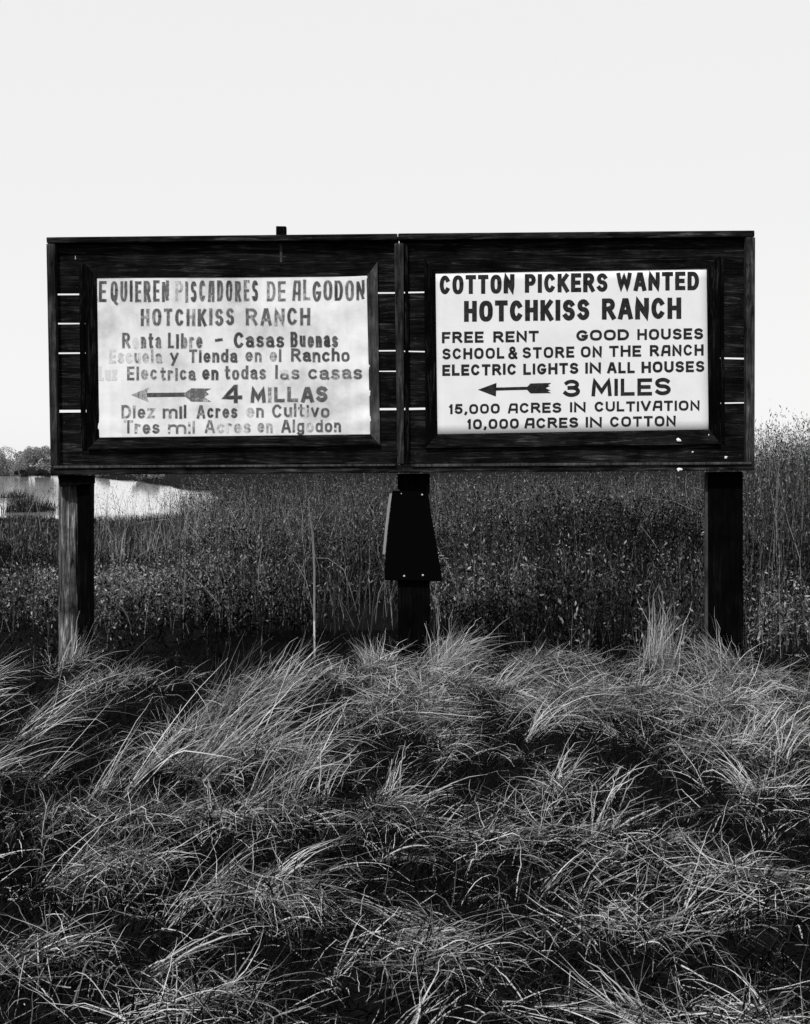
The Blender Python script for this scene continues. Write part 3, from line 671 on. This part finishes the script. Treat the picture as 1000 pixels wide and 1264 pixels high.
rline([('COTTON', 542.7, 635, 340, 363.3), ('PICKERS', 648, 750, 338.5, 361.5), ('WANTED', 761, 863, 336.5, 359.3)], 5.2, .22)
rline([('HOTCHKISS', 572.8, 727.6, 371.5, 397.3), ('RANCH', 743, 841, 368.5, 394.8)], 6.0, .22)
rline([('FREE', 545.6, 597, 409.8, 423.6), ('RENT', 609, 665, 409, 422.6), ('GOOD', 711.5, 776.5, 407.4, 420.8), ('HOUSES', 786.7, 868, 406.2, 419.8)], 3.2, .34)
rline([('SCHOOL', 546, 622.6, 430.2, 443.8), ('&', 627, 638.8, 427.8, 443.6), ('STORE', 645, 709, 428.6, 442.4), ('ON', 717, 743, 427.4, 441.2), ('THE', 752, 791.5, 426.8, 440.6)], 3.1, .34)
rline([('RANCH', 802.3, 868.6, 426, 439.8)], 3.1, .34, '@')
rline([('ELECTRIC', 546, 637.5, 450.2, 464), ('LIGHTS', 646, 714, 448.8, 462.6), ('IN', 722.5, 742, 447.6, 461.4), ('ALL', 749.6, 783.6, 447.2, 461), ('HOUSES', 792, 869.7, 446.4, 460.2)], 3.3, .30)
rline([('3', 695.5, 716, 468.6, 490), ('MILES', 730.2, 828, 467.8, 489.2)], 4.6, .30)
rline([('15,000', 554.5, 617, 499, 511.4), ('ACRES', 627, 693, 497.6, 510.2), ('IN', 703.6, 723, 496.4, 509), ('CULTIVATION', 734, 863.7, 495.8, 508.4)], 2.9, .34, '@')
rline([('10,000', 577, 640.5, 517.4, 530), ('ACRES', 647.5, 713.8, 516, 528.8), ('IN', 723, 743, 514.8, 527.8), ('COTTON', 753, 834.2, 514.2, 527.2)], 3.0, .34, '@')
ink = Ink(R_q, R_d, disp_sheet)
ink.poly([(590, 481), (613, 472.5), (612.2, 489.5)])
ink.stroke([(612, 480.2), (650, 479.2)], 3.8, 0)
ink.poly([(649, 479.3), (655, 473.2), (680.5, 472.6), (676.5, 475.6), (679, 476.4), (673.5, 479), (680, 482), (676, 482.8), (680.5, 485.2), (655, 485.6)])
ink.build('arrow', M_PAINT, R_face)
SLL = .006
def lline(words, t, gap=.30, jit=.3, A_='A'):
    t *= .98
    for txt, x0, x1, yt, yb, wr in words:
        ink = Ink(L_q, L_d, disp_cloth); ink.bleed = True; ink.word(txt.replace('A', A_), x0, x1, yb, yb-yt, SLL, t, wr, gap, jit)
        ink.build('lettering', M_FADED, L_face)
ink = Ink(L_q, L_d, disp_cloth)
ink.stroke([(120.2, 366), (120.6, 372)], 1.6, .1); 
ink.build('lettering', M_FADED, L_face)
lline([('E', 122.5, 131.5, 347.2, 372.5, .02), ('QUIEREN', 136.7, 208.5, 347, 372.8, 0), ('P', 216.3, 226, 347.6, 372, .2), ('ISCADORES', 229, 318.4, 346.8, 372.4, .02), ('DE', 329.6, 352.6, 347, 371.6, .06), ('ALGODON', 361, 450, 346.4, 371.2, .0)], 3.3, .26, .4, '@')
lline([('HOTCHKISS', 174, 289, 381.4, 402.4, .0), ('R', 303.5, 318, 380.8, 402, -.02), ('ANCH', 322, 383, 380.4, 401.6, -.0)], 3.7, .34)
lline([('R', 151, 161, 411, 430, .08), ('e', 164, 171.5, 411, 430, .46), ('nta', 174, 199, 411, 430, .05), ('Libre', 207.5, 249.8, 411, 430, .04), ('-', 265.7, 274.8, 412, 427, .0), ('Casas', 289, 350.5, 410.4, 429.2, -.12), ('Buenas', 359, 417, 410, 428.8, -.05)], 3.2, .30)
lline([('Esc', 135, 163, 431.4, 448.4, .34), ('uela', 166, 200, 431.4, 448.4, .16), ('y', 210, 220.5, 431.4, 447.6, -.02), ('Tienda', 233.6, 293, 431.2, 447.6, 0), ('en', 303, 323, 430.8, 447, .08), ('el', 333, 347.4, 430.6, 446.8, .14), ('Rancho', 359.7, 431.5, 430.4, 446.6, -.03)], 3.0, .30)
lline([('Luz', 121.8, 144, 452.4, 469.4, .46), ('Elec', 157, 194, 452.4, 469.4, .14), ('trica', 198, 241.4, 452.4, 469.4, .02), ('en', 249.8, 269.6, 452, 469, -.05), ('todas', 277.4, 328.3, 451.8, 468.8, .02), ('las', 340, 370, 451.6, 468.6, .12), ('casas', 380.5, 447, 451.4, 468.4, .03)], 3.1, .30)
lline([('4', 275.6, 298.8, 474.6, 497.2, -.1), ('MILL', 309.5, 368, 478.4, 497, .05), ('AS', 372, 404, 478.2, 496.8, -.08)], 4.3, .34)
lline([('Diez', 150, 191, 500, 516.6, .08), ('mil', 201, 230, 500, 516.4, .0), ('Acres', 243, 293, 499.8, 516.2, .0), ('en', 304, 325.7, 499.4, 515.8, .08), ('Cultivo', 336, 406.7, 499, 515.4, .02)], 3.0, .30)
lline([('Tres', 153, 197, 519.4, 535.6, .05), ('mil', 207.5, 240.6, 519.2, 535.2, .12), ('Acres', 253, 309.5, 518.6, 534.8, .16), ('en', 318, 336.7, 518.2, 534.4, .12), ('Algodon', 347.4, 421, 517.8, 533.6, .02)], 2.9, .30)
ink = Ink(L_q, L_d, disp_cloth)
ink.poly([(162, 487.4), (184, 478.4), (181.5, 484), (184.5, 488), (181.5, 491), (184, 496.6)], .20)
ink.stroke([(184, 487.6), (232, 487)], 5.2, -.08)
ink.poly([(226, 487), (236, 479.2), (261, 479.6), (254, 483), (258, 486.6), (252, 490), (260.5, 495.8), (236, 495.6)], .10)
ink.build('arrow', M_FADED, L_face)

# ------------------------------------------------------------------ posts
def ground_px(d): return HOR+F*(CAMZ+.25)/d
d = 8.10
p_l = thing  # (posts are parts of the billboard)
# left: round weathered log with drying cracks
cx = W(89, 600, 8.19)[0]; k = 26; rows = 9; V = []
r_ = np.random.default_rng(9); crack = np.zeros(k)
for a_ in (2, 5, 7, 11, 15, 19, 22): crack[a_] = r_.uniform(.012, .028)
zt, zb = W(0, 584, 8.1)[2], -.3
for j in range(rows):
    z = lerp(zt, zb, j/(rows-1))
    for i in range(k):
        a_ = 2*pi*i/k; rad = .096+.004*sin(3*a_+1)-crack[i]*(.6+.4*sin(j*1.7+i))+r_.normal(0, .0012)
        c_, s_ = cos(a_), sin(a_); e = .8
        V.append((cx+rad*abs(c_)**e*(1 if c_ > 0 else -1), 8.20+rad*.85*abs(s_)**e*(1 if s_ > 0 else -1), z))
Fs = [(j*k+i, j*k+(i+1) % k, (j+1)*k+(i+1) % k, (j+1)*k+i) for j in range(rows-1) for i in range(k)]+[tuple(range(k))]
o = mesh_obj('post', V, Fs, M_LOG, BB); o['label'] = 'weathered grey log post at the left end, cracked and streaked'
plank('post', [(95, 586.5), (111.5, 586.3), (110.5, 862), (95, 862)], 8.092, 8.21, M_POST, bev=.012, label='black timber fixed to the right side of the left log post')
plank('cleat', [(70.5, 587), (115, 586.7), (115, 597), (74, 601.5)], 8.03, 8.085, M_POST, bev=.004)
plank('post', [(491, 584.5), (531, 584), (531, 862), (491, 862)], 8.10, 8.30, M_POST, bev=.008, label='black square middle post behind the shield plate')
plank('post', [(875, 582.5), (917.5, 582), (917.5, 862), (875, 862)], 8.092, 8.20, M_POST, bev=.010, label='black square post at the right end')
plank('post_edge_strip', [(870.8, 583), (874.6, 583), (874.6, 862), (870.8, 862)], 8.11, 8.14, M_GREY, bev=.004)  # paler strip along the inner side of the right post
# shield shaped guard plate on the middle post
sh = [(484.5, 605.5), (528, 606.5), (532, 632), (539, 672), (546.5, 718), (505, 717), (474.5, 716.5), (475.5, 690), (479.5, 650)]
fr = [W(x, y, 8.055) for x, y in sh]; bk = [p+[0, .03, 0] for p in fr]; nS = len(sh)
bm = bmesh.new(); a = [bm.verts.new(p-root_of(BB)) for p in fr]; b2 = [bm.verts.new(p-root_of(BB)) for p in bk]
bm.faces.new(a); bm.faces.new(b2[::-1])
for i in range(nS): bm.faces.new([a[i], b2[i], b2[(i+1) % nS], a[(i+1) % nS]])
bmesh.ops.recalc_face_normals(bm, faces=bm.faces); bmesh.ops.bevel(bm, geom=list(bm.edges), offset=.006, segments=2, affect='EDGES')
me = bpy.data.meshes.new('guard_plate'); bm.to_mesh(me); bm.free(); me.materials.append(M_PLATE)
gp = bpy.data.objects.new('guard_plate', me); C.objects.link(gp); gp.parent = BB; gp['label'] = 'black flared guard plate bolted to the middle post'
# bent-out left flange, right upper edge: sunlight put into their paler colours
def strip(name, pts, d0, d1, wpx, m_, parent):
    V = []
    for x, y in pts: V += [W(x-wpx, y, d1), W(x, y, d0), W(x, y, d1)]
    Fs = []
    for i in range(len(pts)-1):
        o_ = 3*i; Fs += [(o_, o_+1, o_+4, o_+3), (o_+1, o_+2, o_+5, o_+4)]
    mesh_obj(name, V, Fs, m_, parent)
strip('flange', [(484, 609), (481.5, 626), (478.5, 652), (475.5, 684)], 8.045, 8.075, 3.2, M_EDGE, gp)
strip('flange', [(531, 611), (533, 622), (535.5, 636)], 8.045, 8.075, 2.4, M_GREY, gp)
plank('lug', [(484, 604), (493, 604), (493, 606), (484, 606)], 8.045, 8.052, M_GREY, gp, .001)
def bolt(px, py, rad, parent):
    c = W(px, py, 8.048); k = 10; V, Fs = [], []
    for j, (rr, dy) in enumerate(((1, .012), (1, .002), (.6, -.004))):
        for i in range(k): V.append((c[0]+rad*rr*cos(2*pi*i/k), c[1]+dy, c[2]+rad*rr*sin(2*pi*i/k)))
    for j in range(2):
        for i in range(k): Fs.append((j*k+i, j*k+(i+1) % k, (j+1)*k+(i+1) % k, (j+1)*k+i))
    Fs.append(tuple(range(2*k, 3*k))); mesh_obj('bolt', V, Fs, M_BOLT, parent, None, True)
for px, py, r0 in ((495.5, 609.5, .004), (521.2, 610.8, .007), (499, 711.2, .0075), (522, 710.2, .0075)): bolt(px, py, r0, gp)
# chips and splashes of white on the lower right of the frame
def chip(px, py, sx, sy, d_, seed):
    r = np.random.default_rng(seed); k = 11; c = W(px, py, d_); V = [(c[0], c[1]-.004, c[2])]
    for i in range(k):
        a_ = 2*pi*i/k; q = r.uniform(.55, 1.25); V.append((c[0]+sx*8/F*q*cos(a_)+.3*sx*8/F*sin(a_)*r.uniform(-1, 1), c[1], c[2]+sy*8/F*q*sin(a_)))
    mesh_obj('white_splash', V, [(0, 1+i, 1+(i+1) % k) for i in range(k)], M_CHIP, BB)
chip(838, 543.2, 3.0, 2.6, 8.024, 1); chip(839, 579.5, 3.2, 1.9, 7.984, 4); chip(896.5, 564.5, 2.2, 1.8, 8.061, 3); chip(855, 558, 1.2, 1.0, 8.061, 6); chip(93, 318, .5, 2.5, 8.061, 8); chip(875, 537, .7, 1.2, 8.03, 9)
def nail(px, py):
    c = W(px, py, 8.0605); k = 8; r_n = .0042
    V = [(c[0]+r_n*cos(2*pi*i/k), c[1]+.004, c[2]+r_n*sin(2*pi*i/k)) for i in range(k)]+[(c[0]+.6*r_n*cos(2*pi*i/k), c[1]-.001, c[2]+.6*r_n*sin(2*pi*i/k)) for i in range(k)]
    mesh_obj('nail', V, [(i, (i+1) % k, k+(i+1) % k, k+i) for i in range(k)]+[tuple(range(k, 2*k))], M_GREY, BB)
r_n = np.random.default_rng(31)
for px in (78, 98, 476, 511, 897, 913):
    for py in (309, 352, 378, 418, 452, 492, 524, 560): nail(px+r_n.uniform(-3, 3), py+r_n.uniform(-4, 4))
